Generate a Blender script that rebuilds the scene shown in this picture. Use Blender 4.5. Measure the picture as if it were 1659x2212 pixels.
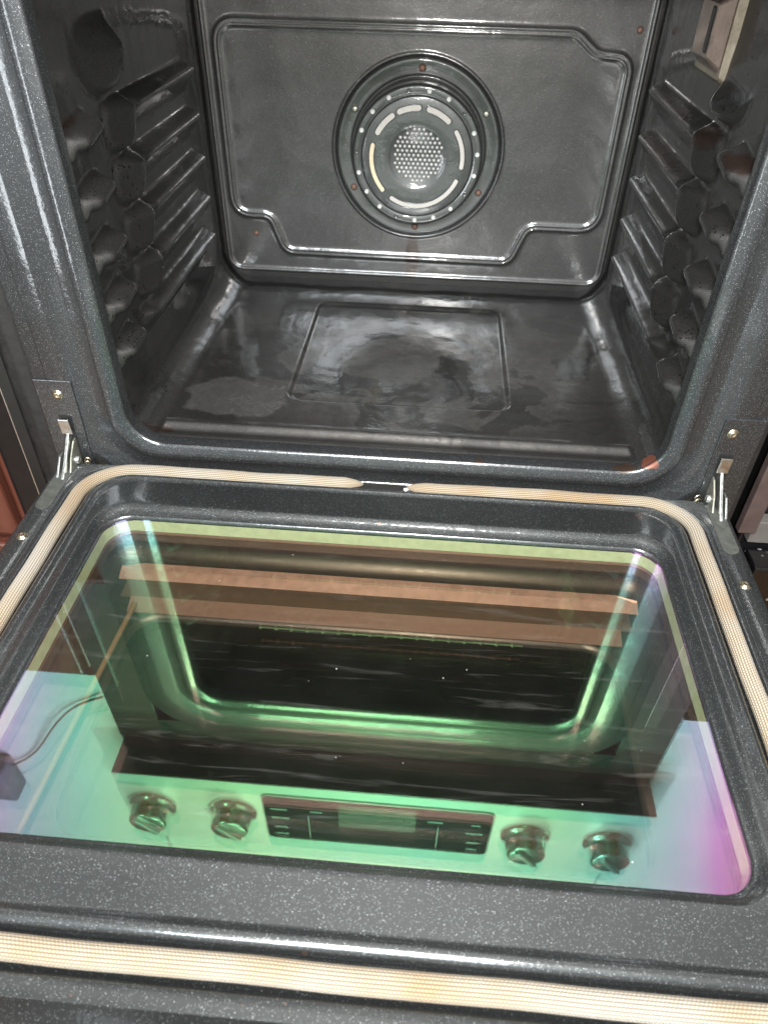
import bpy, bmesh, math, random
import numpy as np
from mathutils import Matrix, Vector
random.seed(4); rng = np.random.default_rng(4)
for o in list(bpy.data.objects): bpy.data.objects.remove(o)
S = bpy.context.scene; COL = S.collection

# ------------------------------------------------------------------ camera
CAM = (0.03444, -0.66653, 0.43298); YAW, PITCH, ROLL = -0.06129, 0.70094, -0.02454
def cam_axes(a, b, c):
    ca, sa, cb, sb = math.cos(a), math.sin(a), math.cos(b), math.sin(b)
    f = np.array([sa*cb, ca*cb, -sb]); r = np.array([ca, -sa, 0.0]); d = np.cross(f, r)
    cc, sc = math.cos(c), math.sin(c)
    return cc*r+sc*d, -sc*r+cc*d, f
r_, d_, f_ = cam_axes(YAW, PITCH, ROLL)
cd = bpy.data.cameras.new("camera"); cam = bpy.data.objects.new("camera", cd); COL.objects.link(cam)
cam.matrix_world = Matrix(((r_[0], -d_[0], -f_[0], CAM[0]), (r_[1], -d_[1], -f_[1], CAM[1]),
                           (r_[2], -d_[2], -f_[2], CAM[2]), (0, 0, 0, 1)))
cd.sensor_fit = 'HORIZONTAL'; cd.sensor_width = 36; cd.lens = 36*1558.1/1659
cd.clip_start = 0.01; cd.clip_end = 50
cd.dof.use_dof = True; cd.dof.focus_distance = 0.75; cd.dof.aperture_fstop = 11
S.camera = cam

# ------------------------------------------------------------------ light
W = bpy.data.worlds.new("World"); S.world = W; W.use_nodes = True
W.node_tree.nodes['Background'].inputs[0].default_value = (1.0, 0.985, 0.97, 1)
W.node_tree.nodes['Background'].inputs[1].default_value = 0.32
def area(name, loc, target, sx, sy, power, color=(1, 1, 1)):
    l = bpy.data.lights.new(name, 'AREA'); l.shape = 'RECTANGLE'; l.size = sx; l.size_y = sy
    l.energy = power; l.color = color
    o = bpy.data.objects.new(name, l); COL.objects.link(o); o.location = loc
    o.rotation_euler = (Vector(target)-Vector(loc)).to_track_quat('-Z', 'Y').to_euler()
    return o
area("ceiling_panel_light", (0.05, -1.05, 1.75), (0, 0.1, 0.1), 0.60, 0.14, 42, (1.0, 0.97, 0.92))
area("low_left_light", (-1.45, -2.1, -0.05), (-.3, 0, 0.15), 0.34, 1.3, 17, (0.9, 0.96, 1.0))  # added low behind left so the left frame reflects bright bands
area("cavity_fill_light", (-0.12, -1.45, 1.10), (0, 0.35, 0.1), 0.75, 0.40, 44, (0.9, 0.96, 1.0))  # frontal fill added to brighten the cavity, no such lamp known
area("camera_fill_light", (0.06, -0.70, 0.50), (0, 0.25, 0.08), 0.05, 0.05, 13.0, (1.0, 0.97, 0.93))  # small fill lamp beside the camera, added to brighten cavity slopes and ridges
S.view_settings.view_transform = 'Standard'; S.view_settings.look = 'None'
S.view_settings.exposure = 0.0; S.view_settings.gamma = 1
S.render.engine = 'CYCLES'
S.cycles.max_bounces = 10; S.cycles.glossy_bounces = 5; S.cycles.transparent_max_bounces = 14
S.cycles.caustics_reflective = False; S.cycles.caustics_refractive = False
S.cycles.sample_clamp_indirect = 4.0

# ------------------------------------------------------------------ helpers
def tag(o, label=None, cat=None, group=None, kind=None):
    if label: o['label'] = label
    if cat: o['category'] = cat
    if group: o['group'] = group
    if kind: o['kind'] = kind
    return o
def empty(name, loc=(0, 0, 0)):
    o = bpy.data.objects.new(name, None); COL.objects.link(o); o.location = loc; o.empty_display_size = .05
    return o
def link(name, me, mat, parent=None, smooth=True):
    o = bpy.data.objects.new(name, me); COL.objects.link(o)
    for m in (mat if isinstance(mat, (list, tuple)) else [mat]): me.materials.append(m)
    if smooth: me.polygons.foreach_set('use_smooth', [True]*len(me.polygons))
    if parent: o.parent = parent
    return o
def npmesh(name, V, F, uv=None):
    V = np.asarray(V, np.float32).reshape(-1, 3); F = np.asarray(F, np.int32)
    me = bpy.data.meshes.new(name)
    me.vertices.add(len(V)); me.vertices.foreach_set('co', V.ravel())
    me.loops.add(F.size); me.loops.foreach_set('vertex_index', F.ravel())
    me.polygons.add(len(F)); me.polygons.foreach_set('loop_start', np.arange(0, F.size, F.shape[1], dtype=np.int32))
    if uv is not None:
        l = me.uv_layers.new(name='UVMap'); l.data.foreach_set('uv', np.asarray(uv, np.float32).ravel())
    me.update(calc_edges=True); me.validate()
    return me
def gridfaces(nu, nv, wrap_u=False, flip=False):
    i = np.arange(nu if wrap_u else nu-1)[:, None]; j = np.arange(nv-1)[None, :]
    a = i*nv+j; b = ((i+1) % nu)*nv+j
    F = np.stack([a, b, b+1, a+1], -1).reshape(-1, 4)
    return F[:, ::-1] if flip else F
def sm(x, a, b):
    t = np.clip((x-a)/(b-a), 0, 1); return t*t*(3-2*t)
def rr(x0, x1, s0, s1, r, n=24, m=14):
    """closed rounded rectangle, constant vertex count"""
    P = []
    for cx, cy, a0 in ((x1-r, s1-r, 0), (x0+r, s1-r, 90), (x0+r, s0+r, 180), (x1-r, s0+r, 270)):
        for k in range(m+1):
            a = math.radians(a0+90*k/m); P.append((cx+r*math.cos(a), cy+r*math.sin(a)))
    P = np.array(P); out = []
    c = m+1
    for q in range(4):
        seg = P[q*c:(q+1)*c]; nx = P[((q+1) % 4)*c]
        out += list(seg)
        for k in range(1, n): out.append(seg[-1]+(nx-seg[-1])*k/n)
    return np.array(out)
def bev_box(name, lo, hi, mat, parent=None, bev=0.002, seg=2, M=None):
    bm = bmesh.new(); bmesh.ops.create_cube(bm, size=1)
    for v in bm.verts:
        for k in range(3): v.co[k] = lo[k]+(v.co[k]+.5)*(hi[k]-lo[k])
    if bev: bmesh.ops.bevel(bm, geom=list(bm.edges), offset=bev, segments=seg, affect='EDGES', profile=.5)
    if M is not None: bmesh.ops.transform(bm, matrix=M, verts=bm.verts)
    bmesh.ops.recalc_face_normals(bm, faces=bm.faces)
    me = bpy.data.meshes.new(name); bm.to_mesh(me); bm.free()
    return link(name, me, mat, parent, smooth=False)
def lathe(name, prof, mat, parent=None, n=48, M=Matrix(), uvs=False):
    P = np.array(prof); a = np.linspace(0, 2*np.pi, n, endpoint=False)
    V = np.stack([np.cos(a)[:, None]*P[:, 0], np.sin(a)[:, None]*P[:, 0], np.ones(n)[:, None]*P[:, 1]], -1)
    me = npmesh(name, V, gridfaces(n, len(P), wrap_u=True))
    me.transform(M); return link(name, me, mat, parent)
def outline_plate(name, pts, thick, mat, parent=None, bev=0.0008, M=Matrix()):
    """closed 2D outline in the local XY plane extruded along Z"""
    bm = bmesh.new(); vs = [bm.verts.new((x, y, 0)) for x, y in pts]; f = bm.faces.new(vs)
    r = bmesh.ops.extrude_face_region(bm, geom=[f])
    bmesh.ops.translate(bm, vec=(0, 0, thick), verts=[v for v in r['geom'] if isinstance(v, bmesh.types.BMVert)])
    bmesh.ops.recalc_face_normals(bm, faces=bm.faces)
    if bev: bmesh.ops.bevel(bm, geom=list(bm.edges), offset=bev, segments=2, affect='EDGES')
    bmesh.ops.transform(bm, matrix=M, verts=bm.verts)
    me = bpy.data.meshes.new(name); bm.to_mesh(me); bm.free()
    return link(name, me, mat, parent, smooth=False)
def tube_mesh(name, path, rad, mat, parent=None, n=10, closed=False, flat=1.0, up=(0, 0, 1), taper=None):
    P = np.array(path, float); k = len(P)
    T = np.gradient(P, axis=0)
    if closed: T = np.roll(P, -1, 0)-np.roll(P, 1, 0)
    T /= np.linalg.norm(T, axis=1)[:, None]
    U = np.array(up, float)[None, :].repeat(k, 0)
    X = np.cross(T, U); X /= np.linalg.norm(X, axis=1)[:, None]; Y = np.cross(X, T)
    a = np.linspace(0, 2*np.pi, n, endpoint=False)
    R = np.full(k, rad) if taper is None else rad*np.asarray(taper)
    V = P[:, None]+R[:, None, None]*(np.cos(a)[None, :, None]*X[:, None]+flat*np.sin(a)[None, :, None]*Y[:, None])
    L = np.concatenate([[0], np.cumsum(np.linalg.norm(np.diff(P, axis=0), axis=1))])
    ki = k if closed else k-1
    i = np.arange(ki)[:, None]; j = np.arange(n)[None, :]
    A = i*n+j; B = ((i+1) % k)*n+j; C = ((i+1) % k)*n+(j+1) % n; D = i*n+(j+1) % n
    F = np.stack([A, B, C, D], -1).reshape(-1, 4)
    L2 = np.append(L, L[-1]+np.linalg.norm(P[0]-P[-1])) if closed else L
    u0 = L2[:-1][:, None]+0*j; u1 = L2[1:][:, None]+0*j; v0 = j/n+0*i; v1 = (j+1)/n+0*i
    UV = np.stack([np.stack([u0, v0], -1), np.stack([u1, v0], -1), np.stack([u1, v1], -1), np.stack([u0, v1], -1)], 2)
    return link(name, npmesh(name, V, F, UV.reshape(-1, 2)), mat, parent)

# ------------------------------------------------------------------ materials
def new_mat(name):
    m = bpy.data.materials.new(name); m.use_nodes = True; nt = m.node_tree
    return m, nt, nt.nodes['Principled BSDF']
def N(nt, t, **k):
    n = nt.nodes.new(t)
    for a, b in k.items():
        if a.startswith('i_'): n.inputs[int(a[2:])].default_value = b
        else: setattr(n, a, b)
    return n
def ramp(nt, src, stops, interp='LINEAR'):
    r = N(nt, 'ShaderNodeValToRGB'); r.color_ramp.interpolation = interp
    e = r.color_ramp.elements
    while len(e) < len(stops): e.new(.5)
    for q, (p, c) in zip(e, stops):
        q.position = p; q.color = c if len(c) == 4 else (*c, 1)
    nt.links.new(src, r.inputs[0]); return r
def math_(nt, op, a, b=None, c=None):
    n = N(nt, 'ShaderNodeMath', operation=op)
    for i, v in enumerate((a, b, c)):
        if v is None: continue
        if isinstance(v, (int, float)): n.inputs[i].default_value = v
        else: nt.links.new(v, n.inputs[i])
    return n.outputs[0]
def mixc(nt, fac, a, b):
    n = N(nt, 'ShaderNodeMix', data_type='RGBA')
    if isinstance(fac, (int, float)): n.inputs[0].default_value = fac
    else: nt.links.new(fac, n.inputs[0])
    for i, v in ((6, a), (7, b)):
        if isinstance(v, tuple): n.inputs[i].default_value = (*v, 1)
        else: nt.links.new(v, n.inputs[i])
    return n.outputs[2]
def coords(nt): return N(nt, 'ShaderNodeTexCoord').outputs['Object']
def noise(nt, vec, scale, detail=2, rough=.5, dist=0):
    n = N(nt, 'ShaderNodeTexNoise'); n.inputs['Scale'].default_value = scale
    n.inputs['Detail'].default_value = detail; n.inputs['Roughness'].default_value = rough
    n.inputs['Distortion'].default_value = dist; nt.links.new(vec, n.inputs['Vector']); return n.outputs[0]
def bump(nt, h, strength, dist, bsdf, prev=None):
    b = N(nt, 'ShaderNodeBump'); b.inputs['Strength'].default_value = strength; b.inputs['Distance'].default_value = dist
    nt.links.new(h, b.inputs['Height'])
    if prev: nt.links.new(prev, b.inputs['Normal'])
    if bsdf: nt.links.new(b.outputs[0], bsdf.inputs['Normal'])
    return b.outputs[0]

def enamel(name, base=(.02, .024, .026), rough=.2, speck=1.0, scale=1500, wav=.25, stains=None, extra=None, spec=1.0):
    m, nt, p = new_mat(name); co = coords(nt)
    v = N(nt, 'ShaderNodeTexVoronoi'); v.inputs['Scale'].default_value = scale; nt.links.new(co, v.inputs['Vector'])
    d = math_(nt, 'LESS_THAN', v.outputs['Distance'], .30)
    sep = N(nt, 'ShaderNodeSeparateColor'); nt.links.new(v.outputs['Color'], sep.inputs[0])
    pick = math_(nt, 'GREATER_THAN', sep.outputs[0], .72)
    s = math_(nt, 'MULTIPLY', d, pick)
    s = math_(nt, 'MULTIPLY', s, sep.outputs[1])
    v2 = N(nt, 'ShaderNodeTexVoronoi'); v2.inputs['Scale'].default_value = scale*.42; nt.links.new(co, v2.inputs['Vector'])
    d2 = math_(nt, 'LESS_THAN', v2.outputs['Distance'], .2)
    sep2 = N(nt, 'ShaderNodeSeparateColor'); nt.links.new(v2.outputs['Color'], sep2.inputs[0])
    s2 = math_(nt, 'MULTIPLY', d2, math_(nt, 'MULTIPLY', math_(nt, 'GREATER_THAN', sep2.outputs[0], .92), .8))
    s = math_(nt, 'MULTIPLY', math_(nt, 'MAXIMUM', s, s2), speck)
    cl = noise(nt, co, 9, 4, .6)
    b0 = mixc(nt, cl, tuple(c*.75 for c in base), tuple(c*1.35 for c in base))
    col = mixc(nt, s, b0, (.62, .66, .69))
    r = math_(nt, 'ADD', math_(nt, 'MULTIPLY', cl, .12), rough-.06)
    if stains: col, r = stains(nt, co, col, r)
    nt.links.new(col, p.inputs['Base Color'])
    p.inputs['Roughness'].default_value = .50; p.inputs['Metallic'].default_value = .74
    p.inputs['Coat Weight'].default_value = 1; p.inputs['Coat IOR'].default_value = 1.62; nt.links.new(r, p.inputs['Coat Roughness'])
    peel = noise(nt, co, 260, 2, .5)
    n1 = bump(nt, peel, .25, .0006, None)
    n2 = bump(nt, noise(nt, co, 16, 2, .5), wav, .01, p, n1)
    nt.links.new(n2, p.inputs['Coat Normal'])
    return m

def blob(nt, co, c, r, wob=.35, scale=30, soft=.02):
    """soft-edged irregular patch mask centred at c (object space), radii r"""
    mp = N(nt, 'ShaderNodeMapping'); mp.vector_type = 'TEXTURE'
    mp.inputs['Location'].default_value = c; mp.inputs['Scale'].default_value = r
    nt.links.new(co, mp.inputs['Vector'])
    ln = N(nt, 'ShaderNodeVectorMath', operation='LENGTH'); nt.links.new(mp.outputs[0], ln.inputs[0])
    nn = noise(nt, co, scale, 4, .6)
    d = math_(nt, 'ADD', ln.outputs['Value'], math_(nt, 'MULTIPLY', math_(nt, 'SUBTRACT', nn, .5), wob*2))
    mr = N(nt, 'ShaderNodeMapRange'); mr.inputs['From Min'].default_value = 1+soft; mr.inputs['From Max'].default_value = 1-soft
    nt.links.new(d, mr.inputs['Value']); return mr.outputs[0]

def liner_stains(nt, co, col, r):
    fine = noise(nt, co, 95, 6, .75)
    sxx = N(nt, 'ShaderNodeSeparateXYZ'); nt.links.new(co, sxx.inputs[0])
    reg = blob(nt, co, (.02, .24, -.05), (.25, .21, .06), .5, 9, .35)
    film = ramp(nt, noise(nt, co, 8.5, 7, .62, .8), [(.47, (0, 0, 0)), (.50, (.9, .9, .9)), (.58, (.55, .55, .55)), (.63, (.95, .95, .95)), (.66, (.1, .1, .1))]).outputs[0]
    mk = math_(nt, 'MULTIPLY', math_(nt, 'MULTIPLY', film, reg), math_(nt, 'ADD', math_(nt, 'MULTIPLY', fine, 1.3), -.1))
    col = mixc(nt, mk, col, (.15, .14, .13)); r = math_(nt, 'ADD', r, math_(nt, 'MULTIPLY', mk, .30))
    mk = blob(nt, co, (-.205, .115, -.05), (.066, .045, .05), .55, 22, .05)
    mk = math_(nt, 'MULTIPLY', mk, math_(nt, 'ADD', math_(nt, 'MULTIPLY', fine, 1.1), 0.0))
    col = mixc(nt, mk, col, (.16, .155, .15)); r = math_(nt, 'ADD', r, math_(nt, 'MULTIPLY', mk, .25))
    # bare rust patch in the front right corner, brown burn marks, black baked-on drips near the rack guides
    rust = blob(nt, co, (.288, .012, -.042), (.017, .010, .009), .6, 70, .1)
    col = mixc(nt, rust, col, (.42, .11, .045)); r = math_(nt, 'ADD', r, math_(nt, 'MULTIPLY', rust, .4))
    for c, rad in (((-.28, .03, -.048), (.02, .006, .014)), ((.292, .15, .262), (.02, .03, .012)), ((-.30, .04, .275), (.02, .024, .004)),
                   ((.30, .045, .262), (.02, .03, .006)), ((.30, .30, .262), (.02, .09, .006)), ((.30, .30, .21), (.02, .09, .005))):
        mk = math_(nt, 'MULTIPLY', blob(nt, co, c, rad, .8, 140, .1), .75)
        col = mixc(nt, mk, col, (.028, .013, .008)); r = math_(nt, 'ADD', r, math_(nt, 'MULTIPLY', mk, .3))
    sx = N(nt, 'ShaderNodeSeparateXYZ'); nt.links.new(co, sx.inputs[0])
    # baked-on black flecks
    mp = N(nt, 'ShaderNodeMapping'); mp.inputs['Scale'].default_value = (1, 1, .45); nt.links.new(co, mp.inputs['Vector'])
    vo = N(nt, 'ShaderNodeTexVoronoi'); vo.inputs['Scale'].default_value = 270; nt.links.new(mp.outputs[0], vo.inputs['Vector'])
    fl = math_(nt, 'LESS_THAN', vo.outputs['Distance'], math_(nt, 'MULTIPLY', noise(nt, co, 150, 2, .5), .46))
    fl = math_(nt, 'MULTIPLY', fl, math_(nt, 'GREATER_THAN', noise(nt, co, 16, 3, .7), .53))
    fl = math_(nt, 'MULTIPLY', fl, math_(nt, 'GREATER_THAN', math_(nt, 'ABSOLUTE', sx.outputs[0]), .29))
    col = mixc(nt, math_(nt, 'MULTIPLY', fl, .9), col, (.006, .004, .003))
    return col, r

def back_stains(nt, co, col, r):
    mk = blob(nt, co, (-.002, .49, -.005), (.011, .05, .042), .5, 60, .25)
    mk = math_(nt, 'MULTIPLY', mk, .9)
    col = mixc(nt, mk, col, (.03, .016, .008))
    sc = noise(nt, co, 30, 6, .7)
    g = ramp(nt, sc, [(.55, (0, 0, 0)), (.75, (.25, .25, .25))])
    col = mixc(nt, g.outputs[0], col, (.11, .10, .10))
    return col, r

def door_stains(nt, co, col, r):
    for sc, th, rd in ((75, .86, .16), (190, .90, .20)):
        vo = N(nt, 'ShaderNodeTexVoronoi'); vo.inputs['Scale'].default_value = sc; nt.links.new(co, vo.inputs['Vector'])
        sp = N(nt, 'ShaderNodeSeparateColor'); nt.links.new(vo.outputs['Color'], sp.inputs[0])
        mk = math_(nt, 'MULTIPLY', math_(nt, 'LESS_THAN', vo.outputs['Distance'], math_(nt, 'MULTIPLY', sp.outputs[2], rd)), math_(nt, 'GREATER_THAN', sp.outputs[0], th))
        mk = math_(nt, 'MULTIPLY', mk, math_(nt, 'GREATER_THAN', noise(nt, co, 6, 3, .6), .53))
        col = mixc(nt, math_(nt, 'MULTIPLY', mk, .75), col, (.10, .05, .028)); r = math_(nt, 'ADD', r, math_(nt, 'MULTIPLY', mk, .3))
    sm_ = noise(nt, co, 14, 6, .75)
    r = math_(nt, 'ADD', r, math_(nt, 'MULTIPLY', math_(nt, 'GREATER_THAN', sm_, .57), .05))
    return col, r
def frame_stains(nt, co, col, r):
    col, r = door_stains(nt, co, col, r)
    rust = blob(nt, co, (.286, .004, -.036), (.012, .012, .0065), .9, 95, .12)
    col = mixc(nt, rust, col, (.19, .055, .028)); r = math_(nt, 'ADD', r, math_(nt, 'MULTIPLY', rust, .4))
    for c, rad in (((-.275, .004, -.030), (.016, .014, .006)), ((.262, .004, -.046), (.012, .01, .004)), ((.10, .0, -.049), (.004, .01, .0025))):
        mk = math_(nt, 'MULTIPLY', blob(nt, co, c, rad, .8, 120, .1), .8)
        col = mixc(nt, mk, col, (.06, .03, .015)); r = math_(nt, 'ADD', r, math_(nt, 'MULTIPLY', mk, .3))
    return col, r
M_liner = enamel('cavity_enamel', (.038, .037, .036), .065, .22, 1400, .20, liner_stains)
M_back = enamel('back_enamel', (.062, .061, .060), .12, .45, 1400, .16, back_stains)
M_frame = enamel('frame_enamel', (.040, .043, .0455), .12, .75, 1500, .12, frame_stains)
M_door = enamel('door_enamel', (.037, .041, .0415), .13, .75, 1500, .10, door_stains)
M_fan = enamel('fan_enamel', (.070, .074, .072), .08, .15, 1050, .25)

def simple(name, col, rough, metal=0, nscale=None, nstr=.3, bumpd=None, spec=.5, coat=0):
    m, nt, p = new_mat(name); co = coords(nt)
    if nscale:
        n = noise(nt, co, nscale, 4, .6)
        c = mixc(nt, n, tuple(x*(1-nstr) for x in col), tuple(min(1, x*(1+nstr)) for x in col))
        nt.links.new(c, p.inputs['Base Color'])
        nt.links.new(math_(nt, 'ADD', math_(nt, 'MULTIPLY', n, .25), max(0, rough-.12)), p.inputs['Roughness'])
        if bumpd: bump(nt, n, .5, bumpd, p)
    else:
        p.inputs['Base Color'].default_value = (*col, 1); p.inputs['Roughness'].default_value = rough
    p.inputs['Metallic'].default_value = metal; p.inputs['Specular IOR Level'].default_value = spec
    p.inputs['Coat Weight'].default_value = coat
    return m
M_zinc = simple('zinc_steel', (.72, .74, .72), .32, 1, 220, .25, .0004)
M_zincdull = simple('aged_zinc', (.42, .42, .36), .45, .9, 160, .45, .0006)
M_brass = simple('passivated_brass', (.60, .54, .40), .3, 1, 260, .3)
M_rustscrew = simple('rusty_screw', (.17, .10, .075), .6, .5, 300, .5, .0005)
M_steel = simple('stainless_steel', (.70, .70, .68), .30, 1)
M_satin = simple('satin_panel', (.46, .46, .46), .38, .35)
M_pinksteel = simple('warm_brushed_steel', (.78, .62, .55), .42, .85, 300, .22)
M_blackgloss = simple('black_gloss', (.008, .008, .009), .08, 0, 40, .3)
M_blackpaint = simple('black_paint', (.012, .011, .0105), .5, 0, 90, .6, .001)
M_white = simple('white_wall_paint', (.80, .80, .77), .6, 0, 6, .04)
M_wood = None
M_filter = simple('white_fibre', (.50, .48, .44), .8, 0, 500, .25, .0008)
M_filter_y = simple('yellowed_fibre', (.64, .55, .38), .8, 0, 200, .3, .0008)
M_strip = simple('cream_seal', (.36, .44, .29), .55, 0, 120, .25, .0006)
M_foil = simple('warm_foil', (.30, .215, .20), .42, .3, 90, .4, .0004)
M_bracket = simple('brown_bracket', (.08, .06, .05), .4, .2, 60, .3)
M_foil2 = simple('dull_foil', (.15, .105, .095), .5, .25, 200, .25)
M_dark = simple('dark_interior', (.02, .018, .018), .35, 0, 70, .4)
M_display = simple('display_glass', (.010, .011, .011), .12)
M_led = simple('panel_print', (.22, .24, .24), .5)
M_lampglass = None

def wood(name, a, b):
    m, nt, p = new_mat(name); co = coords(nt)
    mp = N(nt, 'ShaderNodeMapping'); mp.inputs['Scale'].default_value = (14, 14, 1.6); nt.links.new(co, mp.inputs['Vector'])
    n = noise(nt, mp.outputs[0], 3, 6, .65, 1.2)
    r = ramp(nt, n, [(.3, a), (.7, b)])
    nt.links.new(r.outputs[0], p.inputs['Base Color']); p.inputs['Roughness'].default_value = .3
    bump(nt, n, .15, .002, p); return m
M_wood = wood('cherry_wood', (.065, .020, .013), (.12, .042, .028))
M_floorwood = wood('oak_floor', (.22, .11, .04), (.34, .19, .08))

def gasket_mat():
    m, nt, p = new_mat('woven_gasket')
    uv = N(nt, 'ShaderNodeTexCoord').outputs['UV']; s = N(nt, 'ShaderNodeSeparateXYZ'); nt.links.new(uv, s.inputs[0])
    rows = math_(nt, 'MULTIPLY', s.outputs[1], 20.0)
    par = math_(nt, 'MULTIPLY', math_(nt, 'FLOOR', rows), .5)
    st = math_(nt, 'ADD', math_(nt, 'MULTIPLY', s.outputs[0], 1/.0026), par)
    a = math_(nt, 'ABSOLUTE', math_(nt, 'SINE', math_(nt, 'MULTIPLY', rows, math.pi)))
    b = math_(nt, 'ABSOLUTE', math_(nt, 'SINE', math_(nt, 'MULTIPLY', st, math.pi)))
    w = math_(nt, 'MULTIPLY', math_(nt, 'POWER', a, .7), math_(nt, 'ADD', math_(nt, 'MULTIPLY', b, .55), .45))
    co = coords(nt); big = noise(nt, co, 7, 3, .6)
    hi = ramp(nt, big, [(.35, (.43, .405, .345)), (.50, (.41, .355, .26)), (.64, (.37, .27, .155))])
    col = mixc(nt, w, (.10, .06, .03), hi.outputs[0])
    nt.links.new(col, p.inputs['Base Color']); p.inputs['Roughness'].default_value = .65
    p.inputs['Sheen Weight'].default_value = .2
    bump(nt, w, .8, .0012, p); return m
M_gasket = gasket_mat()

def coated_glass():
    """see-through pane with a thin interference coating: hue follows coating thickness (position) and angle"""
    m = bpy.data.materials.new('iridescent_coated_glass'); m.use_nodes = True; nt = m.node_tree
    for n in list(nt.nodes): nt.nodes.remove(n)
    out = N(nt, 'ShaderNodeOutputMaterial'); co = coords(nt)
    s = N(nt, 'ShaderNodeSeparateXYZ'); nt.links.new(co, s.inputs[0])
    ax = math_(nt, 'ABSOLUTE', math_(nt, 'ADD', s.outputs[0], .005))
    ed = math_(nt, 'POWER', math_(nt, 'MULTIPLY', ax, 1/.30), 4.0)
    fr = N(nt, 'ShaderNodeMapRange'); fr.inputs['From Min'].default_value = -.30; fr.inputs['From Max'].default_value = -.46
    nt.links.new(s.outputs[1], fr.inputs['Value'])           # towards the door's front edge
    rb = N(nt, 'ShaderNodeMapRange'); rb.inputs['From Min'].default_value = -.16; rb.inputs['From Max'].default_value = -.09
    nt.links.new(s.outputs[1], rb.inputs['Value'])           # towards the hinge edge
    n = noise(nt, co, 5, 3, .55, .4)
    u = math_(nt, 'MULTIPLY', ed, .68)
    u = math_(nt, 'ADD', u, math_(nt, 'MULTIPLY', fr.outputs[0], .20))
    u = math_(nt, 'ADD', u, math_(nt, 'MULTIPLY', math_(nt, 'MULTIPLY', fr.outputs[0], ed), .25))
    u = math_(nt, 'ADD', u, math_(nt, 'MULTIPLY', math_(nt, 'SUBTRACT', n, .5), .34))
    u = math_(nt, 'ADD', u, math_(nt, 'MULTIPLY', rb.outputs[0], .30))
    u = math_(nt, 'ADD', u, .06)
    r = ramp(nt, u, [(0, (.17, .36, .14)), (.20, (.12, .35, .18)), (.34, (.10, .33, .25)), (.50, (.14, .29, .31)),
                     (.70, (.26, .26, .40)), (.84, (.32, .15, .38)), (1, (.38, .17, .32))])
    g = N(nt, 'ShaderNodeBsdfGlossy'); g.inputs['Roughness'].default_value = .012
    sc = N(nt, 'ShaderNodeTexVoronoi'); sc.inputs['Scale'].default_value = 95; nt.links.new(co, sc.inputs['Vector'])
    sp = N(nt, 'ShaderNodeSeparateColor'); nt.links.new(sc.outputs['Color'], sp.inputs[0])
    dust = math_(nt, 'MULTIPLY', math_(nt, 'LESS_THAN', sc.outputs['Distance'], math_(nt, 'MULTIPLY', sp.outputs[1], .075)), math_(nt, 'GREATER_THAN', sp.outputs[0], .66))
    nt.links.new(r.outputs[0], g.inputs['Color'])
    t = N(nt, 'ShaderNodeBsdfTransparent'); t.inputs['Color'].default_value = (.76, .74, .66, 1)
    ad = N(nt, 'ShaderNodeAddShader'); nt.links.new(g.outputs[0], ad.inputs[0]); nt.links.new(t.outputs[0], ad.inputs[1])
    df = N(nt, 'ShaderNodeBsdfDiffuse'); df.inputs['Color'].default_value = (.7, .7, .66, 1)
    # a faint film of grease plus dust specks
    gr = math_(nt, 'MULTIPLY', noise(nt, co, 22, 5, .7), .008)
    wm = N(nt, 'ShaderNodeMapping'); wm.inputs['Scale'].default_value = (2.2, 30, 1); wm.inputs['Rotation'].default_value = (0, 0, .22); nt.links.new(co, wm.inputs['Vector'])
    wp = N(nt, 'ShaderNodeMapRange'); wp.inputs['From Min'].default_value = .56; wp.inputs['From Max'].default_value = .80; wp.inputs['To Max'].default_value = .05
    nt.links.new(noise(nt, wm.outputs[0], 3.2, 6, .7, 1.0), wp.inputs['Value']); gr = math_(nt, 'ADD', gr, wp.outputs[0])
    mx = N(nt, 'ShaderNodeMixShader'); nt.links.new(math_(nt, 'MAXIMUM', math_(nt, 'MULTIPLY', dust, .32), gr), mx.inputs[0])
    nt.links.new(ad.outputs[0], mx.inputs[1]); nt.links.new(df.outputs[0], mx.inputs[2])
    nt.links.new(mx.outputs[0], out.inputs[0])
    b = N(nt, 'ShaderNodeBump'); b.inputs['Strength'].default_value = .04; b.inputs['Distance'].default_value = .002
    nt.links.new(noise(nt, co, 5, 1, .5), b.inputs['Height']); nt.links.new(b.outputs[0], g.inputs['Normal'])
    return m
def tinted_glass(name, refl, trans, rough=.015):
    m = bpy.data.materials.new(name); m.use_nodes = True; nt = m.node_tree
    for n in list(nt.nodes): nt.nodes.remove(n)
    out = N(nt, 'ShaderNodeOutputMaterial')
    g = N(nt, 'ShaderNodeBsdfGlossy'); g.inputs['Roughness'].default_value = rough; g.inputs['Color'].default_value = (*refl, 1)
    t = N(nt, 'ShaderNodeBsdfTransparent'); t.inputs['Color'].default_value = (*trans, 1)
    ad = N(nt, 'ShaderNodeAddShader'); nt.links.new(g.outputs[0], ad.inputs[0]); nt.links.new(t.outputs[0], ad.inputs[1])
    nt.links.new(ad.outputs[0], out.inputs[0]); return m
M_coat = coated_glass()
M_pane2 = tinted_glass('second_pane_glass', (.13, .075, .08), (.82, .74, .68))
M_clear = tinted_glass('clear_back_face', (.0, .0, .0), (.98, .98, .98))
M_lampglass = simple('lamp_glass', (.50, .40, .34), .12, .85, 28, .55, .0012, .8)  # mottled colour stands in for reflections in the lamp glass

# ------------------------------------------------------------------ the oven
OW, OZ0, OZ1 = .300, -.048, .412          # opening half width, bottom, top
CWI, CZ0, CZ1, DEP = .310, -.052, .424, .503
oven = empty('oven', (0, 0, -.10))
tag(oven, 'open black speckled enamel oven with its glass door folded down flat', 'oven')
oven.location = (0, 0, 0)

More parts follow.
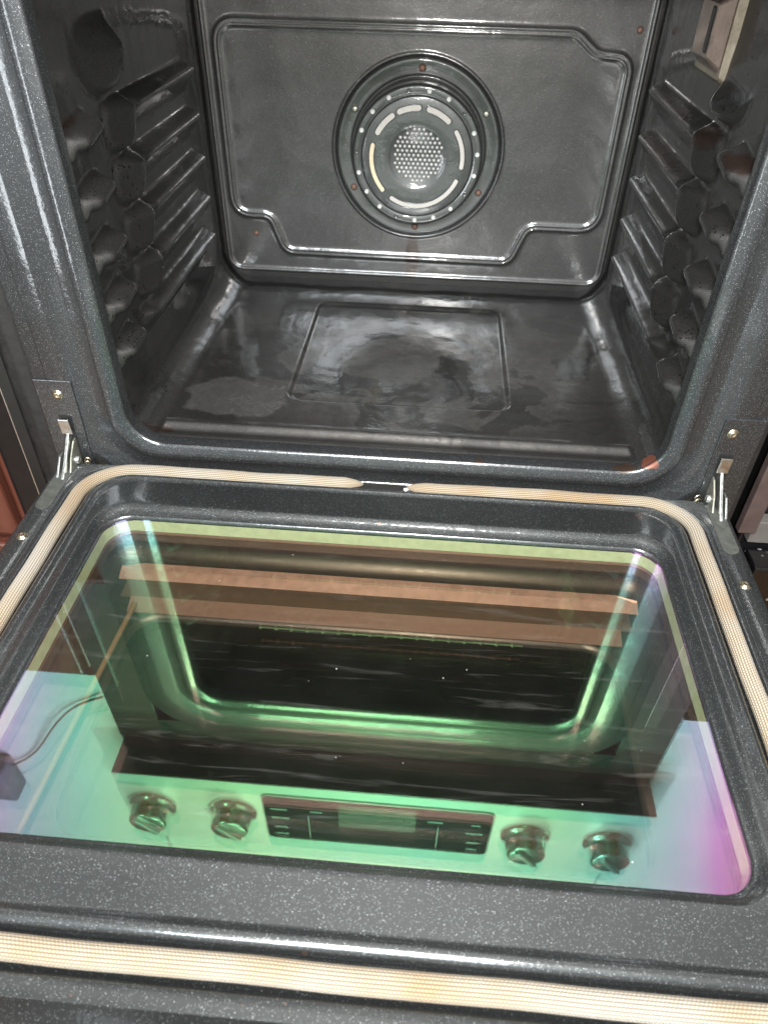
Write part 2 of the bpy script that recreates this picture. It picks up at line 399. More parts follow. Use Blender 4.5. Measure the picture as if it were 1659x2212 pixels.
# --- cavity liner: closed cross-section swept in depth, with pressed rack guides
def rail_h(y, z, H=.0215):
    h = np.zeros_like(y)
    def tri(T, C, B):
        up = np.clip((T-z)/(T-C), 0, 1); dn = np.clip((z-B)/(C-B), 0, 1); return np.minimum(up, dn)
    for k in range(5):
        zc = .2665-k*.0533
        # rail
        y0 = .176 if k < 4 else .125
        e = sm(y, y0-.02, y0+.012)*(1-sm(y, .398, .406))
        rail = tri(zc+.009, zc, zc-.028)*e
        # nub near the opening
        # nub: rounded block next to the opening, its front face a wide soft slope
        dn = cap(y, z, .040, zc-.008, .076, zc-.001, .0130)
        tail = cap(y, z, .033, zc-.006, .028, zc-.019, .0095)
        nub = np.maximum(sm(-dn, -.001, .010), .9*sm(-tail, -.001, .009))*sm(y, .012, .046)*(1-sm(y, .084, .0905))
        h = np.maximum(h, np.maximum(rail, nub))
        if k < 4:
            # stop: a round-bottomed tongue rising to the rear, and a smaller bowl between it and the nub
            dt = cap(y, z, .1520, zc+.006, .1440, zc-.0150, .0265)
            dt = np.maximum(dt, y-.1785)
            db = cap(y, z, .106, zc-.008, .118, zc-.0220, .0180)
            db = np.maximum(db, -(z-(zc-.028))*.0+(-.9*(y-.092)-(z-(zc+.004)))*-.0)
            k_ = .006; hh_ = np.clip(.5+.5*(db-dt)/k_, 0, 1); du = db*(1-hh_)+dt*hh_-k_*hh_*(1-hh_)
            bw = 0*y
            tg = sm(-du, -.001, .0060)*(.14*sm(y, .088, .112)+.70*sm(y, .108, .166)+.16*sm(y, .14, .178))*(1-sm(z, zc-.001, zc+.0105))
            h = np.maximum(h, np.maximum(tg, bw))
    # isolated pad above the top guide
    q = np.sqrt(((y-.132)/.050)**2+(np.minimum(z-.325, 0)/.046)**2)
    pad = (1-sm(q, .80, 1.0))*(.12+.80*sm(y, .08, .172))*(1-sm(z, .315, .350))
    h = np.maximum(h, pad)
    h = h-0
    return H*h
def cap(y, z, y0, z0, y1, z1, r):
    t = np.clip(((y-y0)*(y1-y0)+(z-z0)*(z1-z0))/((y1-y0)**2+(z1-z0)**2+1e-12), 0, 1)
    return np.hypot(y-y0-t*(y1-y0), z-z0-t*(z1-z0))-r
def floor_h(x, y):
    q = np.maximum(np.abs(x)-.143+.02, 0)**2+np.maximum(np.abs(y-.267)-.149+.02, 0)**2
    d = np.sqrt(q)-.02
    inside = np.maximum(np.abs(x)-.143, np.abs(y-.267)-.149)
    d = np.where((np.abs(x) < .123) | (np.abs(y-.267) < .129), inside, d)
    h = -.0045*(1-sm(d, -.0045, .0))
    # front beads
    ex = 1-sm(np.abs(x), .272, .288)
    h = h+.0060*ex*(1.45*np.exp(-((y-.043)/.0085)**2)+.55*np.exp(-((y-.022)/.005)**2))
    return h
bc = rr(-CWI, CWI, CZ0, CZ1, .042, n=2, m=2)
def ring_pts():
    P = []; r0, r1 = .042, .035; st = .0019
    def line(a, b):
        n = max(2, int(np.hypot(b[0]-a[0], b[1]-a[1])/st)); return [(a[0]+(b[0]-a[0])*k/n, a[1]+(b[1]-a[1])*k/n, 0) for k in range(n)]
    def arc(cx, cz, r, a0, a1):
        n = 28; return [(cx+r*math.cos(math.radians(a0+(a1-a0)*k/n)), cz+r*math.sin(math.radians(a0+(a1-a0)*k/n)), 0) for k in range(n)]
    P += line((-CWI, CZ1-r1), (-CWI, CZ0+r0)); P += arc(-CWI+r0, CZ0+r0, r0, 180, 270)
    P += line((-CWI+r0, CZ0), (CWI-r0, CZ0)); P += arc(CWI-r0, CZ0+r0, r0, 270, 360)
    P += line((CWI, CZ0+r0), (CWI, CZ1-r1)); P += arc(CWI-r1, CZ1-r1, r1, 0, 90)
    P += line((CWI-r1, CZ1), (-CWI+r1, CZ1)); P += arc(-CWI+r1, CZ1-r1, r1, 90, 180)
    return np.array(P)[:, :2]
RP = ring_pts(); nr = len(RP)
T = np.roll(RP, -1, 0)-np.roll(RP, 1, 0); T /= np.linalg.norm(T, axis=1)[:, None]
NR = np.stack([-T[:, 1], T[:, 0]], 1)          # inward normal
ys = np.concatenate([[0, .001, .002, .0035, .005, .007, .009, .012], np.arange(.014, DEP, .0021)]); ny = len(ys)
PX = RP[:, 0][:, None]+0*ys; PZ = RP[:, 1][:, None]+0*ys; PY = 0*PX+ys
wall = (np.abs(NR[:, 0])[:, None] > .97)
flo = (NR[:, 1][:, None] > .97) & (PZ < 0)
h = np.where(wall, rail_h(PY+.0, np.where(PX > 0, PZ+.006, PZ)), 0)
h = h*np.where(PX > 0, 1-.9*sm(PZ, .285, .312), 1)
for _ in range(2):
    h[1:-1, 9:-1] = .25*(h[:-2, 9:-1]+h[2:, 9:-1])+.5*h[1:-1, 9:-1]
    h[:, 9:-1] = .25*(h[:, 8:-2]+h[:, 10:])+.5*h[:, 9:-1]
h = h+np.where(flo, floor_h(PX, PY), 0)
lip = 1-sm(PY, .0, .016)
h = h+lip*(.0100*np.abs(NR[:, 0])[:, None]+.004*np.maximum(NR[:, 1], 0)[:, None]+.010*np.maximum(-NR[:, 1], 0)[:, None])
V = np.stack([PX+NR[:, 0][:, None]*h, PY, PZ+NR[:, 1][:, None]*h], -1)
link('cavity_liner', npmesh('cavity_liner', V, gridfaces(nr, ny, wrap_u=True)), M_liner, oven)
# rear closing sheet behind the back panel
bev_box('rear_sheet', (-.315, DEP-.001, -.06), (.315, DEP+.004, .43), M_blackpaint, oven, 0)

# --- back panel with pressed outline
BY = .4975
def seg_dist(X, Z, P):
    d = np.full(X.shape, 9.)
    for (a, b) in zip(P[:-1], P[1:]):
        ax, az = a; bx, bz = b; L = (bx-ax)**2+(bz-az)**2+1e-12
        t = np.clip(((X-ax)*(bx-ax)+(Z-az)*(bz-az))/L, 0, 1)
        d = np.minimum(d, np.hypot(X-ax-t*(bx-ax), Z-az-t*(bz-az)))
    return d
def round_poly(P, rads):
    out = []; n = len(P); P = [np.array(p, float) for p in P]
    for i in range(n):
        a, b, c = P[i-1], P[i], P[(i+1) % n]; r = rads[i]
        u = (a-b)/np.linalg.norm(a-b); v = (c-b)/np.linalg.norm(c-b)
        ang = math.acos(np.clip(u@v, -1, 1)); L = min(r/math.tan(ang/2), .48*np.linalg.norm(a-b), .48*np.linalg.norm(c-b))
        p0, p1 = b+u*L, b+v*L
        for k in range(9):
            t = k/8; out.append((1-t)**2*p0+2*t*(1-t)*b+t*t*p1)
    out.append(out[0]); return [tuple(o) for o in out]
emb = round_poly([(-.286, .307), (-.286, .052), (-.228, .052), (-.208, -.004), (.154, -.006), (.176, .051), (.283, .051),
                  (.283, .280), (.236, .283), (.205, .306)], [.03, .03, .022, .022, .022, .022, .03, .03, .03, .03])
xs = np.arange(-.3075, .3076, .00165); zs = np.arange(-.041, .422, .00165)
X, Z = np.meshgrid(xs, zs, indexing='ij')
dd = seg_dist(X, Z, emb)
hb = .0042*np.exp(-(dd/.0052)**2)-.0030*np.exp(-(dd/.0016)**2)
edge = np.minimum(.3075-np.abs(X), Z+.041)
cr = .026; cornerd = cr-np.hypot(np.maximum(np.abs(X)-.3075+cr, 0), np.maximum(-(Z+.041)+cr, 0))
edge = np.where((np.abs(X) > .3075-cr) & (Z < -.041+cr), cornerd, edge)
hb = hb+.0035*np.exp(-((edge-.0045)/.0035)**2)-.012*sm(-edge, -.0022, .002)
rf = np.hypot(X-.0, Z-.1526)
hb = hb-.0035*sm(-rf, -.1235, -.120)+.002*np.exp(-((rf-.1245)/.002)**2)
Vb = np.stack([X, BY-hb, Z], -1)
Fb = gridfaces(len(xs), len(zs), flip=True)
ok = (edge.ravel()[Fb] > -.0045).all(1)
back = link('back_panel', npmesh('back_panel', Vb, Fb[ok]), M_back, oven)
def on_back(x, z, h): return Matrix.Translation((x, BY-h, z)) @ Matrix.Rotation(math.pi/2, 4, 'X')
for (x, z) in ((-.2546, .0217), (.2869, .3116)):
    s = lathe('screw', [(.0001, .0022), (.0028, .002), (.0042, .001), (.0048, -.002)], M_rustscrew, back, 16, on_back(x, z, .0005))
    s['label'] = 'dull screw set in the corner of the back panel'

# --- convection fan cover
FX, FZ = .0, .1526
fan = lathe('fan_cover', [(.1205, -.004), (.1205, .0005), (.1180, .0022), (.1150, .0022), (.1130, .0012), (.1020, .0012), (.0995, .001), (.0975, -.003),
    (.0962, -.003), (.0948, .002), (.0945, .030), (.0938, .0345), (.0920, .0370), (.0900, .0375), (.0830, .0375), (.0820, .0368), (.0810, .0368),
    (.0800, .0388), (.0780, .0396), (.0600, .0394), (.0480, .0386), (.0420, .0380), (.0395, .0372), (.0385, .0366), (.0001, .0364)],
    M_fan, oven, 128, on_back(FX, FZ, 0))
fan['label'] = 'round dished fan cover on the back wall'
def fp(x, z, yo): return Matrix.Translation((x, BY-yo, z)) @ Matrix.Rotation(math.pi/2, 4, 'X')
def arc_slot(a0, a1, r, w, hgt, mat, name='slot'):
    pts = []; a0, a1 = math.radians(a0), math.radians(a1); n = 18
    for k in range(n+1):
        a = a0+(a1-a0)*k/n; pts.append(((r+w)*math.cos(a), (r+w)*math.sin(a)))
    for k in range(1, 7):
        t = math.pi*k/7; c = (r*math.cos(a1), r*math.sin(a1))
        pts.append((c[0]+w*math.cos(a1+t), c[1]+w*math.sin(a1+t)))
    for k in range(n+1):
        a = a1+(a0-a1)*k/n; pts.append(((r-w)*math.cos(a), (r-w)*math.sin(a)))
    for k in range(1, 7):
        t = math.pi*k/7; c = (r*math.cos(a0), r*math.sin(a0))
        pts.append((c[0]-w*math.cos(a0+t), c[1]-w*math.sin(a0+t)))
    o = outline_plate(name, pts, .0010, mat, fan, 0, fp(FX, FZ, hgt))
    rim = tube_mesh('slot_rim', [(x, y, .0010) for x, y in pts], .0008, M_fan, None, 6, closed=True)
    rim.data.transform(fp(FX, FZ, hgt)); rim.parent = fan
    return o
for a0, a1, w, m in ((90, 114, .0043, M_filter), (124, 150, .0043, M_filter), (50, 77, .0043, M_filter),
                     (-8, 34, .0036, M_filter), (166, 222, .0036, M_filter_y), (238, 334, .0036, M_filter)):
    arc_slot(a0, a1, .0655, w, .0394, m)
M_hole = simple('hole_lining', (.55, .56, .53), .5, 0, 300, .3)
for k in range(19):
    a = math.radians(100+k*360/19); x, z = FX+.0868*math.cos(a), FZ+.0868*math.sin(a)
    lathe('vent_hole', [(.0001, .0002), (.0018, .0003), (.0024, .0012), (.0031, .0008), (.0033, -.001)], [M_hole if k % 4 else M_fan], fan, 14, fp(x, z, .0374))
Vp, Fp = [], []
for i in range(-9, 10):
    for j in range(-9, 10):
        x = (i+.5*(j % 2))*.0066; z = j*.0057
        if math.hypot(x, z) > .0355: continue
        b = len(Vp)
        for k in range(8):
            a = k*math.pi/4; Vp.append((FX+.002+x+.0022*math.cos(a), BY-.0370, FZ+.004+z+.0022*math.sin(a)))
        for k in range(8):
            a = k*math.pi/4; Vp.append((FX+.002+x+.0014*math.cos(a)-.0004, BY-.0388, FZ+.004+z+.0014*math.sin(a)+.0002))
        for k in range(8): Fp.append((b+k, b+(k+1) % 8, b+8+(k+1) % 8, b+8+k))
        Fp.append((b+8, b+9, b+10, b+11)); Fp.append((b+11, b+12, b+13, b+8)); Fp.append((b+13, b+14, b+15, b+8))
perf = link('perforated_screen', npmesh('perforated_screen', Vp, Fp), simple('screen_metal', (.60, .59, .56), .4, .3, 90, .5), fan, False)
for k, (x, z) in enumerate(((.0014, .2600), (.0955, .2060), (.0950, .0985), (.0006, .0440), (-.0955, .0995), (-.0930, .2065))):
    s = lathe('screw', [(.0001, .0030), (.0020, .0032), (.0042, .0022), (.0050, .0004), (.0052, -.001)], M_zincdull if k in (1, 5) else M_rustscrew,
              fan, 16, fp(x, z, .0014))
# --- oven lamp cover on the right wall
lamp = empty('lamp', (.310, .222, .345)); lamp.parent = oven; lamp['label'] = 'rectangular glass oven lamp cover high on the right wall'
def wall_plate(name, y0, y1, z0, z1, x0, x1, mat, par, ins=0, r=.008):
    a = rr(y0, y1, z0, z1, r, 4, 5); b = rr(y0+ins, y1-ins, z0+ins, z1-ins, max(.002, r-ins*.6), 4, 5)
    n = len(a); Vv = [(x0, p[0], p[1]) for p in a]+[(x1, p[0], p[1]) for p in b]
    bm = bmesh.new(); vs = [bm.verts.new((v[0]-.310, v[1]-.222, v[2]-.345)) for v in Vv]
    for k in range(n): bm.faces.new((vs[k], vs[(k+1) % n], vs[n+(k+1) % n], vs[n+k]))
    bm.faces.new(vs[n:]); bm.faces.new(vs[:n][::-1]); bmesh.ops.recalc_face_normals(bm, faces=bm.faces)
    me = bpy.data.meshes.new(name); bm.to_mesh(me); bm.free(); return link(name, me, mat, par, False)
wall_plate('lamp_rim', .172, .276, .298, .388, .3115, .303, simple('lamp_rim_metal', (.62, .54, .42), .22, .9, 60, .4, .0012), lamp, .007)
wall_plate('lamp_window', .184, .264, .309, .378, .3035, .291, M_lampglass, lamp, .012, .006)
wall_plate('lamp_slot', .200, .214, .324, .364, .2912, .2902, M_dark, lamp, .002, .003)

# --- broil element under the ceiling (seen only mirrored in the door glass)
be = empty('broil_element', (0, .2, .395)); be.parent = oven
pth = [(-.22, .12, 0), (.22, .12, 0)]
for yy in (-.06, .06):
    tube_mesh('heater_rod', [(-.23+k*.0023, yy, 0) for k in range(201)], .0016, M_pinksteel, be, 8, taper=[2.6 if k % 12 < 2 else 1 for k in range(201)])

# --- front frame: pressed ridges round the opening
loops = []
prof = [(-.0001, -.0150), (0, -.0010), (.0012, .0012), (.004, .0026), (.0095, .0036), (.0105, .0040), (.0175, .0042), (.0188, .0036), (.0198, .0016), (.0210, .0012), (.0335, .0008), (.0350, .0010), (.0360, .0014),
        (.0555, .0046), (.0570, .0049), (.0585, .0050), (.0755, .0048), (.0770, .0044), (.0780, .0036), (.0790, .0034), (.0915, .0034), (.0932, .0028), (.0942, -.001), (.0942, -.03)]
for d, hh in prof:
    dz = min(d, .05)+max(0, d-.05)*.15
    q = rr(-OW-d, OW+d, OZ0-dz, OZ1+d*1.0, .040+d*.75 if d > 0 else .040, 30, 16)
    loops.append(np.stack([q[:, 0], -hh+0*q[:, 0], q[:, 1]], -1))
V = np.array(loops).transpose(1, 0, 2)
link('front_frame', npmesh('front_frame', V, gridfaces(V.shape[0], V.shape[1], wrap_u=True, flip=False)), M_frame, oven)
# oven body box behind the frame
bev_box('body_side', (-.405, .012, -.62), (-.3955, .56, .56), M_blackpaint, oven, .001)
bev_box('body_side', (.3955, .012, -.62), (.405, .56, .56), M_blackpaint, oven, .001)
for a, b in ((-.470, -.3900), (.3900, .466)):
    bev_box('side_trim', (a, .004, .150), (b, .012, .560), simple('trim_brown', (.022, .014, .013), .55), oven, .001)
bev_box('lower_front', (-.393, .004, -.60), (.393, .02, -.105), M_blackgloss, oven, .002)
bev_box('vent_trim', (-.394, .002, .495), (.394, .03, .556), M_blackpaint, oven, .002)
# screws and hinge plates of the frame
def hexscrew(parent, M, mat=None, slot=True):
    o = lathe('screw', [(.0001, .0030), (.0016, .0030), (.0022, .0036), (.0050, .0038), (.0056, .0030), (.0058, .0012), (.0085, .0010), (.0088, 0)], mat or M_brass, parent, 6 if False else 24, M)
    o.data.transform(M.inverted()); o.data.transform(Matrix.Scale(.68, 4)); o.data.transform(M)
    return o
for sx in (-1, 1):
    x0, x1 = (-.3925, -.3500) if sx < 0 else (.3480, .3900)
    bev_box('hinge_plate', (x0, -.0062, -.098), (x1, -.0035, .0310), M_frame, oven, .0008)
    xc = -.3690 if sx < 0 else .3620
    hexscrew(oven, Matrix.Translation((-.3690 if sx < 0 else .3600, -.0062, .0135 if sx < 0 else .0125)) @ Matrix.Rotation(math.pi/2, 4, 'X'))
    bev_box('hinge_slot', (xc-.0062, -.0068, -.080), (xc+.0072, -.0060, -.0135), M_blackpaint, oven, 0)
    hg = empty('hinge', (xc, 0, -.05)); hg.parent = oven
    hg['label'] = 'zinc hinge arm joining frame and door, left side' if sx < 0 else 'zinc hinge arm joining frame and door, right side'
    T0 = Matrix.Translation((0, 0, .05))
    def hb_(name, lo, hi, mat, M=Matrix()):
        o = bev_box(name, lo, hi, mat, hg, .0006, 2, M); return o
    # latch tab at the top of the slot (local coordinates: x across, y depth, z up from -.05)
    hb_('latch_tab', (-.0060, -.0100, .0150), (.0062, -.0080, .0350), M_zinc, Matrix.Rotation(math.radians(4), 4, 'X'))
    # arm: side profile polygon in (y,z), extruded across x
    def prof_plate(name, pts, x0, th, mat):
        M = Matrix(((0, 0, 1, x0), (1, 0, 0, 0), (0, 1, 0, 0), (0, 0, 0, 1)))
        return outline_plate(name, pts, th, mat, hg, .0004, M)
    prof_plate('arm', [(.000, .016), (-.010, .017), (-.020, .006), (-.034, -.008), (-.050, -.022), (-.060, -.034), (-.052, -.040), (-.036, -.028), (-.018, -.022), (.000, -.020)], -.0010, .0030, M_zinc)
    prof_plate('side_plate', [(.000, .008), (-.012, .006), (-.026, -.006), (-.040, -.026), (-.030, -.036), (-.008, -.034), (.000, -.028)], .0050*(-sx)-.001, .0016, M_zincdull)
    prof_plate('claw', [(-.020, -.004), (-.030, -.004), (-.046, -.020), (-.052, -.042), (-.044, -.044), (-.032, -.022)], .0062*sx-.001, .0020, M_zinc)
    Mr = Matrix.Translation((.0080*(-sx), -.018, -.016)) @ Matrix.Rotation(math.pi/2*(-sx), 4, 'Y')
    lathe('rivet', [(.0001, .0022), (.0030, .0020), (.0042, .0008), (.0044, -.004)], M_zinc, hg, 16, Mr)
    for q in range(3):
        tube_mesh('spring', [(.0150*(-sx)+.0032*math.cos(a), -.010-.0030*q-.0028*a/6.28, -.022+.0045*math.sin(a)-.003*q) for a in np.linspace(0, 6.28, 14)], .0010, M_brass if q < 2 else M_rustscrew, hg, 6)

# ------------------------------------------------------------------ the door (child of the oven)
TILT = -.01668; ZD = -.0716; DX = -.0055
door = empty('door', (DX, 0, ZD)); door.parent = oven
door.rotation_euler = (-TILT, 0, 0)            # local: -y = distance s from hinge, z = height above panel
door['label'] = 'oven door folded down flat, grey speckled inner side up, with large glass window'
def lofted(name, prof, mat, par, n=30, m=16, flip=True):
    """prof: list of (half width, s0, s1, radius, height)"""
    L = []
    for w, s0, s1, r, hh in prof:
        q = rr(-w, w, -s1, -s0, r, n, m); L.append(np.stack([q[:, 0], q[:, 1], hh+0*q[:, 0]], -1))
    V = np.array(L).transpose(1, 0, 2)
    return link(name, npmesh(name, V, gridfaces(V.shape[0], V.shape[1], wrap_u=True, flip=flip)), mat, par)
inner = lofted('inner_panel', [
    (.3790, .0150, .5900, .006, -.0260), (.3790, .0150, .5900, .006, -.0012), (.3782, .0158, .5892, .006, -.0002), (.3770, .0170, .5880, .006, 0),
    (.3560, .0176, .5400, .050, 0), (.3552, .0178, .5392, .050, -.0012), (.3540, .0180, .5378, .050, -.0012), (.3490, .0182, .5270, .055, -.0006), (.3480, .0184, .5255, .055, -.0015), (.3460, .0190, .5225, .054, -.0080),
    (.3290, .0290, .5030, .046, -.0080), (.3270, .0310, .5015, .045, -.0070), (.3255, .0330, .5005, .044, .0005), (.3240, .0345, .4992, .043, .0030), (.3215, .0365, .4965, .041, .0046), (.3190, .0385, .4935, .040, .0050),
    (.3165, .0400, .4905, .038, .0042), (.3130, .0430, .4880, .037, .0018), (.3090, .0460, .4850, .036, .0020),
    (.3060, .0740, .4560, .036, .0025), (.3035, .0820, .4500, .035, .0030), (.3015, .0850, .4478, .034, .0024), (.2990, .0880, .4458, .033, -.0005), (.2965, .0930, .4440, .031, -.0030),
    (.2945, .0955, .4420, .030, -.0036), (.2930, .0970, .4402, .029, -.0040), (.2925, .0975, .4397, .029, -.0100)], M_door, door, 30, 16)
# window glass slab
def slab(name, w, s0, s1, r, top, th, mats, par):
    q = rr(-w, w, -s1, -s0, r, 1, 12); n = len(q)
    bm = bmesh.new(); a = [bm.verts.new((x, y, top)) for x, y in q]; b = [bm.verts.new((x, y, top-th)) for x, y in q]
    f = bm.faces.new(a); f.material_index = 0
    g = bm.faces.new(b[::-1]); g.material_index = 1
    for k in range(n):
        s = bm.faces.new((a[k], b[k], b[(k+1) % n], a[(k+1) % n])); s.material_index = 1
    me = bpy.data.meshes.new(name); bm.to_mesh(me); bm.free()
    return link(name, me, mats, par, False)
g1 = slab('window_glass', .2945, .0955, .4415, .030, -.0062, .003, [M_coat, M_clear], door)
g1['label'] = 'iridescent green and purple window glass mirroring the oven front'
lofted('window_seal', [(.2922, .0975, .4397, .028, -.0094), (.2917, .0980, .4392, .027, -.0240)], M_strip, door, 20, 12)
g2 = slab('middle_glass', .2916, .0981, .4391, .027, -.0245, .003, [M_pane2, M_clear], door)
# frame of the outer window seen between the panes
lofted('inner_bracket', [(.2915, .0982, .439, .026, -.0280), (.2912, .100, .437, .026, -.0560), (.2750, .1290, .430, .030, -.0560), (.2730, .1310, .428, .030, -.0540),
                         (.2445, .1880, .420, .032, -.0520), (.2420, .1900, .418, .032, -.0500), (.2415, .1905, .4175, .032, -.0660)], M_dark, door, 20, 12)
def strip(name, x, s0, h0, s1, h1, mat):
    bm = bmesh.new(); n = 24
    V = []
    for k in range(n+1):
        xx = -x+2*x*k/n; e = max(0, abs(xx)-(x-.016))/.016; ds = (.006 if s1-s0 < .0090 else 0)*(1-math.sqrt(max(0, 1-e*e)))
        V.append((bm.verts.new((xx, -s0-ds, h0)), bm.verts.new((xx, -s1, h1)), bm.verts.new((xx, -s1, h1-.001))))
    for a, b in zip(V[:-1], V[1:]):
        bm.faces.new((a[0], b[0], b[1], a[1])); bm.faces.new((a[1], b[1], b[2], a[2]))
    bmesh.ops.recalc_face_normals(bm, faces=bm.faces)
    me = bpy.data.meshes.new(name); bm.to_mesh(me); bm.free(); return link(name, me, mat, door, False)
strip('foil_band', .272, .1310, -.0400, .1395, -.0425, M_foil)  # ring's rear side coloured lighter, standing in for the light it reflects
strip('foil_band', .2721, .1393, -.0410, .1500, -.0460, M_foil)
strip('foil_step', .262, .1504, -.0455, .1740, -.0462, M_bracket)
strip('foil_band', .250, .1744, -.0440, .1905, -.0500, M_foil2)
slab('outer_glass', .246, .188, .420, .03, -.062, .003, [tinted_glass('outer_dark_glass', (.04, .04, .045), (.02, .02, .02)), M_dark], door)
lofted('outer_shell', [(.300, .0885, .449, .03, -.0660), (.300, .0885, .449, .03, -.0280), (.3010, .0875, .450, .03, -.0270), (.3870, .0570, .6000, .006, -.0270), (.3890, .0555, .6015, .008, -.0290), (.3890, .0555, .6015, .008, -.0690), (.387, .057, .600, .006, -.071), (.246, .188, .42, .03, -.071)], M_pinksteel, door, 10, 8, flip=False)
tube_mesh('bracket_edge_bar', [(-.2300, -.205, -.020), (-.2360, -.330, -.020), (-.2405, -.4385, -.020)], .0027, simple('bracket_edge_brown', (.10, .055, .03), .4), door, 8)  # added bar blocking the middle pane's reflection, as the bracket edge would
bev_box('gap_shade_block', (-.036, -.0300, -.0078), (.022, -.0175, -.0012), M_blackpaint, door, .001)  # added black block standing in for the shade in the gasket gap
# gasket: woven tube in its channel with a gap in the middle of the hinge side
gp = rr(-.3375, .3375, -.5125, -.0225, .050, 60, 24)
k0 = np.argmin(np.abs(gp[:, 0])+np.abs(gp[:, 1]+.0215)*50)
gp = np.roll(gp, -k0, 0); P = np.array([(x, y, -.0010) for x, y in gp])
L = np.concatenate([[0], np.cumsum(np.linalg.norm(np.diff(np.vstack([P, P[:1]]), axis=0), axis=1))]); tot = L[-1]
tt = np.linspace(.024, tot-.025, 900); PP = np.vstack([P, P[:1]])
path = np.stack([np.interp(tt, L, PP[:, k]) for k in range(3)], 1)
path[:, 2] += .0004*np.sin(tt*31)+.0003*np.sin(tt*77); 
wob = .0003*np.sin(tt*43); path[:, 0] += wob; path[:, 1] += .0003*np.sin(tt*37)
tp = np.minimum(1, np.sqrt(np.clip(np.minimum(tt-.0238, tot-.0248-tt)/.022, 0.02, 1)))
ga = tube_mesh('gasket', path, .0081, M_gasket, door, 28, flat=.80, taper=tp); ga['label'] = 'woven cream fibreglass gasket rope round the door window'
for x, s in ((-.3660, .1425), (.3660, .1435)):
    hexscrew(door, Matrix.Translation((x, -s, .0002)))
for sx in (-1, 1):
    # long slots in the corners where the hinge arms enter
    q = rr(-.0085, .0085, -.100, -.020, .0083, 3, 6)
    o = outline_plate('hinge_slot', [(float(a), float(b)) for a, b in q], .0008, simple('slot_metal', (.11, .115, .105), .5, .5, 120, .6, .001), door, 0,
                      Matrix.Translation((.3660*sx, 0, .0002)))

# ------------------------------------------------------------------ control panel above (seen mirrored in the door glass)
cp = bev_box('control_panel', (-.463, -.066, .562), (.463, .020, .800), M_satin, oven, .0015)
bev_box('panel_underside', (-.4620, -.0650, .5585), (.4620, .0190, .5618), simple('underside_shade', (.035, .024, .02), .35), cp, 0)  # added dark plate, the underside's shade put into its colour
dq = rr(-.204, .198, .594, .756, .012, 4, 6)
MY = Matrix(((1, 0, 0, 0), (0, 0, -1, -.0662), (0, 1, 0, 0), (0, 0, 0, 1)))
dsp = outline_plate('display', [(float(a), float(b)) for a, b in dq], .0012, M_display, cp, 0, MY)
rimp = [(float(a), -.0676, float(b)) for a, b in rr(-.2055, .1995, .5925, .7575, .013, 6, 6)]
tube_mesh('display_rim', rimp, .0018, M_steel, cp, 8, closed=True, up=(0, 1, 0))
scr = bev_box('screen', (-.072, -.0682, .606), (.066, -.0675, .690), simple('lcd', (.018, .026, .020), .25), dsp, 0)
# small printed key captions, too small in the photograph to spell
for (x, z, w) in ((-.178, .735, .026), (-.178, .708, .022), (-.178, .672, .030), (-.178, .640, .030), (-.112, .640, .020), (.100, .640, .026), (.172, .735, .018), (.172, .708, .022), (.172, .672, .030), (.172, .640, .016)):
    Vk, Fk = [], []; xx = x-w/2
    while xx < x+w/2:
        ww = random.uniform(.0016, .0028); b = len(Vk)
        Vk += [(xx, -.0678, z), (xx+ww, -.0678, z), (xx+ww, -.0678, z+.0055), (xx, -.0678, z+.0055)]; Fk.append((b, b+1, b+2, b+3)); xx += ww+.0012
    link('caption', npmesh('caption', Vk, Fk), M_led, dsp, False)
for x in (-.127, .106):
    bev_box('divider_line', (x, -.0680, .66), (x+.0012, -.0675, .742), M_led, dsp, 0)
knob_prof = [(.0440, 0), (.0440, .004), (.0410, .0085), (.0370, .0115), (.0355, .0160), (.0335, .034), (.0320, .0375), (.0290, .0390), (.0001, .0392)]
for x in (-.408, -.262, .259, .402):
    kn = lathe('knob', knob_prof, simple('knob_steel', (.70, .69, .66), .22, 1, 80, .15), cp, 40, Matrix.Translation((x, -.066, .664)) @ Matrix.Rotation(math.pi/2, 4, 'X'))
    bev_box('knob_grip', (x-.005, -.1120, .664-.029), (x+.005, -.1040, .664+.029), M_steel, kn, .002,
            2, Matrix.Translation((x, 0, .664)) @ Matrix.Rotation(math.radians(38), 4, 'Y') @ Matrix.Translation((-x, 0, -.664)))

# ------------------------------------------------------------------ things beside the oven
cab = empty('wood_cabinet', (-.80, .3, -.95)); tag(cab, 'reddish brown wooden cabinet with panelled door left of the oven', 'cabinet')
def cbox(name, lo, hi, mat, par, bev=.003):
    o = bev_box(name, lo, hi, mat, None, bev); o.data.transform(Matrix.Translation(-par.location)); o.parent = par; return o
cbox('carcass', (-1.30, .006, -.95), (-.472, .58, .36), M_wood, cab)
cbox('door_frame', (-1.28, -.012, -.20), (-.476, .005, .355), M_wood, cab, .004)
cbox('door_panel', (-1.20, -.020, -.105), (-.545, -.0125, .30), M_wood, cab, .007)
cbox('drawer_front', (-1.28, -.014, -.58), (-.476, .005, -.215), M_wood, cab, .004)
cbox('plinth', (-1.28, .03, -.95), (-.48, .05, -.60), M_wood, cab, .002)
fil = empty('filler_strip', (-.44, .03, -.9)); tag(fil, 'tall glossy black filler strip with metal edge between oven and wooden cabinet', 'trim strip')
cbox('panel', (-.4700, .004, -.90), (-.4380, .022, .40), M_blackgloss, fil, .001)
cbox('metal_edge', (-.4378, .000, -.90), (-.4366, .020, .40), M_steel, fil, 0)
cbox('inner_panel', (-.4715, .0235, -.90), (-.4056, .560, .40), M_blackpaint, fil, .001)
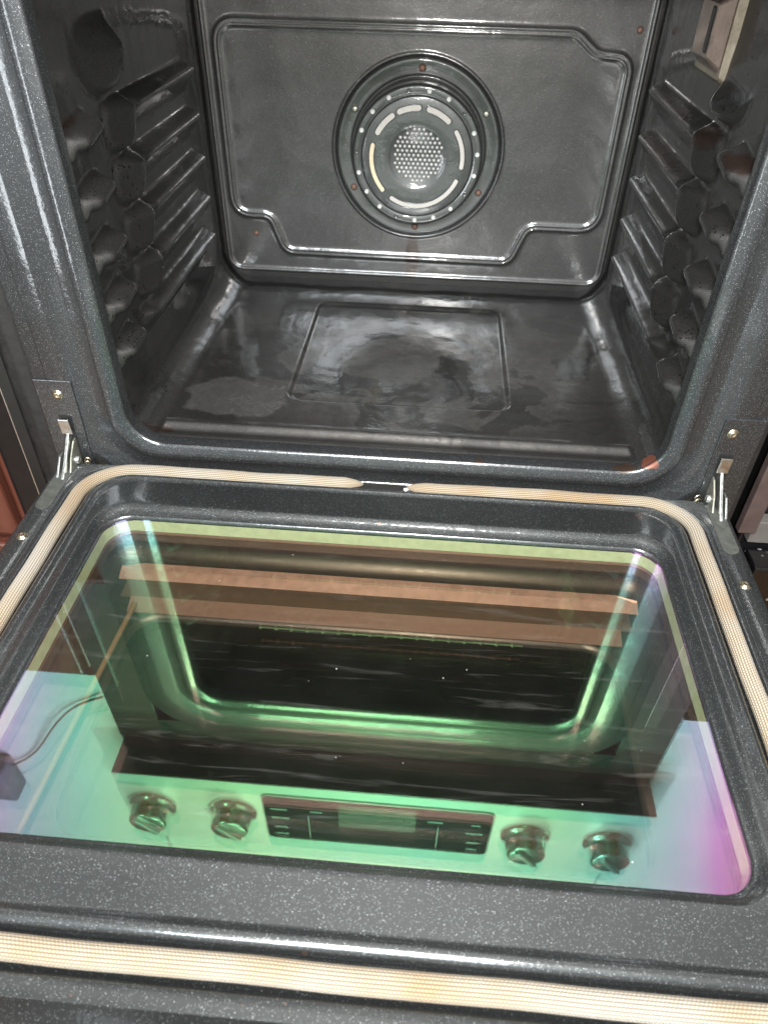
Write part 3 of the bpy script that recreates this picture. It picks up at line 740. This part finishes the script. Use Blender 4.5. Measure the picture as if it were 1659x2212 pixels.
cbox('inner_edge', (-.4120, .030, -.90), (-.4098, .050, .40), M_blackpaint, fil, 0)
rc = empty('black_cabinet', (.75, .3, -.95)); tag(rc, 'glossy black cabinet with brown metal edge strip right of the oven', 'cabinet')
cbox('carcass', (.434, .030, -.95), (1.30, .58, .400), M_blackgloss, rc)
cbox('edge_strip', (.4130, .000, -.128), (.4330, .012, .400), simple('brown_metal_edge', (.11, .08, .075), .45, .5, 50, .3), rc, .001)
cbox('rail', (.4340, .010, -.150), (1.30, .028, -.118), simple('grey_rail', (.12, .11, .10), .5, .2, 40, .3), rc, .001)
M_blackdots = enamel('black_stone', (.006, .006, .007), .15, 1.0, 120, .1)
cbox('stone_panel', (.4340, -.030, -.90), (1.30, .008, -.156), M_blackdots, rc, .002)
for sx in (-1, 1):
    pass
st = simple('setting_paint', (.43, .425, .42), .65, 0, 5, .05)
wl = bev_box('wall', (-2.4, .02, .402), (-.480, .06, 2.6), st, None, 0); tag(wl, kind='structure')
wr = bev_box('wall', (.480, .02, .402), (2.4, .06, 2.6), st, None, 0); tag(wr, kind='structure')
wc = bev_box('wall', (-.4795, .03, .86), (.4795, .07, 2.6), st, None, 0); tag(wc, kind='structure')
fl = bev_box('floor', (-2.6, -3.2, -.99), (2.6, .6, -.951), M_floorwood, None, 0); tag(fl, kind='structure')
ce = bev_box('ceiling', (-2.4, -2.6, 2.601), (2.4, .1, 2.66), st, None, 0); tag(ce, kind='structure')
# wall socket box and its hanging cable, mirrored in the left of the glass
sb = bev_box('socket_box', (-.90, -.025, .69), (-.725, .0195, .80), simple('grey_plastic', (.10, .11, .12), .35), None, .006)
tag(sb, 'dark grey wall box mirrored at the left edge of the door glass', 'wall box')
cpth = []
for k in range(60):
    t = k/59; cpth.append((-.735+.255*t, .010+.004*math.sin(t*9), .725-.285*t+.018*math.sin(t*7)))
cb = tube_mesh('cable', cpth, .0020, simple('cable_rubber', (.05, .05, .05), .5), None, 8); tag(cb, 'thin dark cable sagging from the wall box towards the oven', 'cable')
